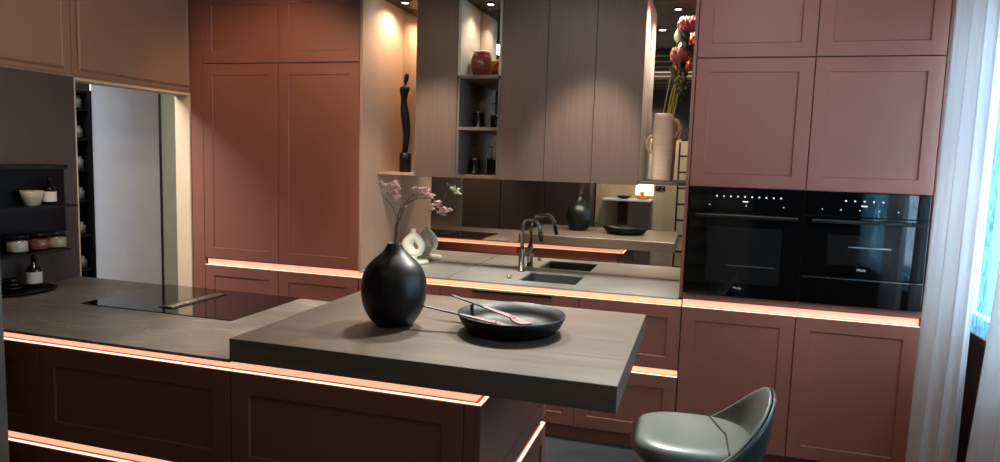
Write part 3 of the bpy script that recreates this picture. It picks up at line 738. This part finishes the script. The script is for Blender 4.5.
# ------------------------------------------------------------------ left wall shelves
b_=MB(); b_.box(-.0995,-.094,-1.98,-1.0,.235,.688); tag(b_.build('shelf_back_panel',M['black_matt']),'black back panel behind the wall shelves at the left','panel')
sl=['short black top shelf of the left wall unit, empty','thin black wall shelf with the patterned bowl','thin black wall shelf with the three storage jars']
for i,(z,th,yy) in enumerate(((.676,.022,-1.085),(.470,.012,-1.03),(.232,.012,-1.08))):
    b_=MB(); b_.box(-.0935,.035,-1.98,yy,z,z+th,.001); tag(b_.build('wall_shelf',M['black_metal']),sl[i],'shelf','black wall shelves')
S1=.4825; S2=.2445
t=thing('patterned_bowl','cream bowl with a woven pattern on the upper black shelf','bowl',(-.03,-1.245,S1+F))
b_=MB(); b_.lathe((-.03,-1.245,S1),[(.030,0),(.036,.004),(.048,.045),(.054,.078),(.051,.079),(.044,.045),(.03,.010)],32); b_.build('body',M['weave'],t)
def bottle(x,y,z,label,s=1):
    t=thing('label_bottle',label,'bottle',(x,y,z+F),'dark bottles with white labels')
    b=MB(); b.lathe((x,y,z),[(.032*s,0),(.034*s,.004*s),(.034*s,.085*s),(.028*s,.100*s),(.013*s,.112*s),(.012*s,.135*s)],24); b.build('body',M['amber'],t)
    b=MB(); b.lathe((x,y,z),[(.0345*s,.018*s),(.0345*s,.074*s)],24,cap0=False,cap1=False); b.build('paper_label',M['label'],t)
    b=MB(); b.lathe((x,y,z+.135*s),[(.013*s,0),(.013*s,.014*s),(.008*s,.018*s),(.008*s,.026*s)],16); b.build('cap',M['black_matt'],t)
bottle(-.03,-1.145,S1+.0005,'dark bottle with a white label beside the patterned bowl',.95)
bottle(.0,-1.275,.0615,'dark bottle with a white label on the round black tray',1.05)
jl=['glass jar of white grain, leftmost on the lower black shelf','glass jar of brown nuts, middle of the lower black shelf','glass jar of tan grain, rightmost on the lower black shelf']
for (y,mt,l) in ((-1.335,'jar_white',jl[0]),(-1.215,'jar_brown',jl[1]),(-1.115,'jar_tan',jl[2])):
    t=thing('storage_jar',l,'jar',(-.03,y,S2+F),'glass storage jars')
    b_=MB(); b_.lathe((-.03,y,S2+.0005),[(.046,0),(.050,.004),(.050,.078),(.047,.078),(.047,.006),(.002,.005)],28,cap1=False); b_.build('glass_body',M['glass'],t)
    b_=MB(); b_.lathe((-.03,y,S2+.007),[(.044,0),(.0455,.003),(.0455,.050),(.030,.056)],24); b_.build('filling',M[mt],t)
    b_=MB(); b_.lathe((-.03,y,S2+.0795),[(.050,0),(.051,.004),(.049,.010)],28); b_.build('lid',M['black_metal'],t)
t=thing('round_tray','flat round black tray on the island worktop below the shelves','tray',(.03,-1.37,.0487+F))
b_=MB(); b_.lathe((.03,-1.37,.0487),[(.13,0),(.165,.004),(.172,.014),(.170,.016),(.150,.009),(.002,.009)],48,.72,1.0); b_.build('dish',M['black_matt'],t)
for k in range(3):
    b_=MB(); b_.lathe((.0,-1.395,.0600+.020*k),[(.026,0),(.040,.006),(.043,.019),(.040,.0192),(.024,.008)],24)
    tag(b_.build('stacked_dish',M['black_metal']),['black dish at the bottom of the small stack on the round tray','black dish in the middle of the small stack on the round tray','black dish on top of the small stack on the round tray'][k],'dish','stacked black dishes')

# ------------------------------------------------------------------ curtains
def curtain(label,path,z0,z1,amp,folds,flare,seed):
    rnd=random.Random(seed); b=MB(); nU=folds*16; nV=26
    P=[Vector(p) for p in path]
    def base(u):
        q=u*(len(P)-1); i=min(int(q),len(P)-2); return P[i].lerp(P[i+1],q-i)
    t_=(P[-1]-P[0]).normalized(); n_=Vector((t_.y,-t_.x))
    phs=[rnd.uniform(-.5,.5) for _ in range(folds+2)]
    V=[]
    for j in range(nV+1):
        v=j/nV; z=z1+(z0-z1)*v; row=[]
        for i in range(nU+1):
            u=i/nU; ph=u*folds*2*PI+phs[int(u*folds)]*0.4+.5*math.sin(v*2+u*5)*.6
            a=amp*(.7+.5*v)*(1+.3*math.sin(u*13+v*2))
            p=base(u)+n_*a*math.sin(ph)+t_*(.3*amp*math.sin(2*ph))
            p=p+Vector(flare)*(v**2.2)*(1-.2*u)
            row.append(b.bm.verts.new((p.x,p.y,z)))
        V.append(row)
    for j in range(nV):
        for i in range(nU):
            f=b.bm.faces.new((V[j][i],V[j][i+1],V[j+1][i+1],V[j+1][i])); f.smooth=True
    o=b.build('curtain',M['sheer']); tag(o,label,'curtain','sheer curtains at the window'); subsurf(o,1)
    sm=o.modifiers.new('thickness','SOLIDIFY'); sm.thickness=.0012
    return o
curtain('pale sheer curtain hanging beside the oven column',[(4.455,-.10),(4.50,-.25),(4.54,-.35)],-F+.012,CE-.03,.034,3,(-.03,-.04),3)
curtain('pale sheer curtain gathered at the right edge, in front of the window sill',[(4.53,-.80),(4.57,-1.4)],-F+.012,CE-.03,.035,4,(-.03,.17),5)
def net_mat():
    m,nt,b=new('fine_net'); N=nt.nodes; L=nt.links
    tc=N.new('ShaderNodeTexCoord'); mp=N.new('ShaderNodeMapping'); mp.inputs['Scale'].default_value=(60,60,14); L.new(tc.outputs['Object'],mp.inputs[0])
    no=N.new('ShaderNodeTexNoise'); no.inputs['Scale'].default_value=1; no.inputs['Detail'].default_value=6; L.new(mp.outputs[0],no.inputs[0])
    rp=N.new('ShaderNodeValToRGB'); rp.color_ramp.elements[0].position=.4; rp.color_ramp.elements[1].position=.65
    rp.color_ramp.elements[0].color=(.25,.25,.25,1); rp.color_ramp.elements[1].color=(.75,.75,.75,1); L.new(no.outputs[0],rp.inputs[0])
    tp=N.new('ShaderNodeBsdfTransparent'); tr=N.new('ShaderNodeBsdfTranslucent'); tr.inputs[0].default_value=(.10,.22,.28,1)
    mx=N.new('ShaderNodeMixShader'); L.new(rp.outputs[0],mx.inputs[0]); L.new(tr.outputs[0],mx.inputs[1]); L.new(tp.outputs[0],mx.inputs[2]); L.new(mx.outputs[0],N['Material Output'].inputs[0]); return m
b_=MB(); nn=160
b_.loops([[(4.655+.008*math.sin(i*.55),.50-3.1*i/nn,z) for i in range(nn+1)] for z in (.02,.8,CE-.03)],close=False,cap0=False,cap1=False,smooth=True)
o=b_.build('net_curtain',net_mat()); tag(o,'blue-lit fine net hanging flat in front of the window glass, above the sill','curtain')
t=thing('curtain_rail','slim rail carrying the curtains along the window','rail',(4.55,-1.3,CE-.02+F))
b_=MB(); b_.box(4.48,4.67,-2.6,.52,CE-.026,CE-.004,.002); b_.build('track',M['white'],t)

# ------------------------------------------------------------------ stool
def stool(cx,cy,rz):
    t=thing('bar_stool','olive-grey leather bucket stool at the right end of the slab','stool',(cx,cy,0),rz=rz)
    def put(b,name,mat,sub=1,solid=0):
        bmesh.ops.recalc_face_normals(b.bm,faces=b.bm.faces)
        me=bpy.data.meshes.new(name); b.bm.to_mesh(me); b.bm.free(); me.materials.append(M[mat])
        o=bpy.data.objects.new(name,me); COL.objects.link(o); o.parent=t
        for p in me.polygons: p.use_smooth=True
        if solid: sm=o.modifiers.new('thickness','SOLIDIFY'); sm.thickness=solid; sm.offset=0
        if sub: subsurf(o,sub)
        return o
    ST=.715     # seat top
    b=MB(); n=36; rings=[]
    def outline(k,s,z,dx=0):
        a=2*PI*k/n; e=.72
        x=.225*s*math.copysign(abs(math.cos(a))**e,math.cos(a)); y=.215*s*math.copysign(abs(math.sin(a))**e,math.sin(a))
        return (x+dx,y,z)
    for s,z in ((.55,ST-.13),(.80,ST-.115),(.94,ST-.075),(1.0,ST-.045),(.985,ST-.018),(.90,ST-.002),(.70,ST+.002),(.45,ST-.004),(.2,ST-.008)):
        rings.append([outline(k,s,z) for k in range(n)])
    b.loops(rings); put(b,'seat','leather')
    # wrap-around back: inner lining and outer shell
    def shell(r0,name,mat,drop):
        b=MB(); na=30; nv=7; V=[]
        for i in range(na+1):
            a=math.radians(-80+160*i/na); q=abs(a)/math.radians(80)
            top=ST-.03+.218*max(0,(1-q**1.6))**1.35
            row=[]
            for j in range(nv+1):
                v=j/nv; z=ST-drop+(top-(ST-drop))*v
                lean=.03*(z-ST+.1)/.3
                e=.8
                rx=(.215+r0)*math.copysign(abs(math.cos(a))**e,math.cos(a)); ry=(.212+r0)*math.copysign(abs(math.sin(a))**e,math.sin(a))
                taper=1-.30*max(0,(ST-.02-z))/.15
                row.append(b.bm.verts.new((rx*taper+lean*math.cos(a)*1.2,ry*taper+lean*.4*math.sin(a),z)))
            V.append(row)
        for i in range(na):
            for j in range(nv): b.bm.faces.new((V[i][j],V[i+1][j],V[i+1][j+1],V[i][j+1]))
        return put(b,name,mat,1,.014)
    shell(.012,'back_lining','leather',.05); shell(.027,'back_shell','leather_dark',.12)
    # piping
    for (p,q) in (((.07,.19),(.12,.0)),((.12,.0),(.115,-.19))):
        b=MB(); b.tube([(p[0]+(q[0]-p[0])*k/6,p[1]+(q[1]-p[1])*k/6,ST+.001) for k in range(7)],.0035,8); put(b,'seam_piping','leather_dark',0)
    b=MB(); b.tube([(0,0,.03),(0,0,ST-.12)],[.022,.022],16); put(b,'column','black_metal',0)
    b=MB(); b.lathe((0,0,.0),[(.21,.001),(.21,.008),(.05,.022),(.024,.035)],40); put(b,'base','black_metal',0)
    b=MB(); b.tube([(-.17*math.cos(q*PI/12-PI/2+PI/2-PI/2),.17*math.sin(q*PI/12-PI/2),.30) for q in range(13)],.010,10); b.tube([(0,-.17,.30),(0,0,.30),(0,.17,.30)],.010,10); put(b,'footrest','black_metal',0)
stool(3.345,-1.40,math.radians(4))

# ------------------------------------------------------------------ room behind the viewer, as the mirror shows it
t=thing('sideboard','beige corner sideboard with a white top, seen in the mirror','sideboard',(2.35,-4.38,0))
b_=MB()
n=14; pr=[(2.66,-4.57)]+[(2.18,-4.57)]+[(2.18+.30*math.sin(PI/2*k/n)*.6,-4.22-.35*math.cos(PI/2*k/n)+.0) for k in range(n+1)]+[(2.66,-4.22)]
b_.loops([[(x,y,-F) for x,y in pr],[(x,y,.285) for x,y in pr]]); b_.build('body',M['oak_wall'],t)
b_=MB(); b_.box(2.0,2.66,-4.575,-4.18,.287,.312,.002); b_.build('top',M['white'],t)
t=thing('black_dish','low black dish on the white sideboard top, seen in the mirror','bowl',(2.28,-4.36,.313+F))
b_=MB(); b_.lathe((2.28,-4.36,.313),[(.03,0),(.07,.01),(.10,.04),(.095,.041),(.06,.015)],28); b_.build('body',M['black_matt'],t)
k=0
olab=iter(('leftmost in the heap','second from the left','in the back row at the left','in the back row at the right','on top of the heap','at the end of the heap'))
for (dx,dy,dz) in ((0,0,0),(.06,.01,0),(.03,.055,0),(.09,.05,0),(.045,.03,.052),(.12,.0,0)):
    b_=MB(); b_.ball((2.48+dx,-4.40+dy,.343+dz),.03,16,10); o=b_.build('orange',M['orange']); tag(o,'orange fruit %s on the white sideboard top'%next(olab),'fruit','oranges on the sideboard')
b_=MB(); b_.box(2.42,2.66,-4.579,-4.572,.36,.56); tag(b_.build('wall_light_panel',emit('lit_panel',(1,.9,.7),1.6)),'lit pale wall panel above the oranges, seen in the mirror','light')  # emissive patch imitating a lit piece of wall, no lamp there
t=thing('power_socket','black double power socket on the olive wall, seen in the mirror','socket',(2.78,-4.57,.45+F))
b_=MB(); b_.box(2.68,2.82,-4.579,-4.57,.43,.50,.002); b_.build('plate',M['black_matt'],t)
for sx in (2.715,2.785):
    b_=MB(); b_.lathe((0,0,0),[(.022,0),(.022,.003),(.018,.003)],20)
    for v in b_.bm.verts: v.co=Vector((sx+v.co.x,-4.5695+v.co.z,.465+v.co.y))
    b_.build('socket_face',M['gunmetal'],t)
t=thing('ladder_rack','black metal ladder rack standing by the beige wall, seen in the mirror','rack',(3.2,-4.35,0))
b_=MB()
for x in (2.99,3.45): b_.box(x-.012,x+.012,-4.42,-4.39,-F,1.1)
b_.build('rails',M['black_metal'],t)
for k in range(9):
    b_=MB(); z=-.60+.215*k; b_.box(3.003,3.437,-4.42,-4.36,z,z+.022); b_.build('rung',M['black_metal'],t)
# ceiling beams
for k in range(9):
    b_=MB(); y=-4.4+k*.36; b_.box(-.1,4.68,y,y+.09,CE-.05,CE-.002,.002); tag(b_.build('ceiling_beam',M['beam']),'dark wooden ceiling beam running across the showroom','beam','wooden ceiling beams')

# ------------------------------------------------------------------ ceiling downlights of the kitchen
dl=[(2.1,-.45,(2.1,-1.30,.13),235,(1,.96,.90),66,'ceiling spot shining on the black vase'),
    (2.95,-.45,(2.9,-1.30,.13),320,(1,.98,.93),66,'ceiling spot shining on the free end of the slab'),
    (.9,-1.0,(.6,.0,1.0),34,WARM,90,'ceiling spot washing the terracotta tall cupboards'),
    (1.5,-2.2,(-.11,-1.0,1.35),40,(1,.80,.62),62,'ceiling spot washing the overhead cupboards'),
    (1.7,-.35,(1.62,.34,.05),70,NEUT,56,'ceiling spot shining on the worktop left of the sink'),
    (2.7,-.35,(2.62,.34,.05),75,NEUT,56,'ceiling spot shining on the worktop right of the sink'),
    (2.4,-1.05,(2.5,.2,1.1),9,NEUT,75,'ceiling spot shining on the oak wall units'),
    (1.45,-1.0,(1.6,.2,1.1),12,WARM,70,'ceiling spot on the left oak wall unit'),  # extra unseen spot put in to lighten this door
    (3.6,-1.45,(3.8,0,1.25),28,(1,.84,.84),95,'ceiling spot washing the oven column'),
    (3.9,-1.5,(4.5,-.25,-.35),45,(1,.80,.66),60,'ceiling spot shining on the curtain beside the ovens'),  # extra unseen spot, put in to warm the lower curtain
    (1.0,-1.75,(.7,-1.3,.05),23,NEUT,100,'ceiling spot above the hob'),
    (.15,-3.75,(.05,-4.2,.45),60,(1,.85,.62),70,'ceiling spot above the reflected cupboards'),
    (2.6,-4.0,(2.5,-4.55,.3),60,NEUT,110,'ceiling spot above the reflected sideboard')]
for (x,y,d,e,cl,dg,lb) in dl:
    t=downlight(x,y,CE-.052 if y<-1 else CE,lb,.035,e,d,cl,dg); bpy.data.objects[t['beam']].data.shadow_soft_size=.07; del t['beam']
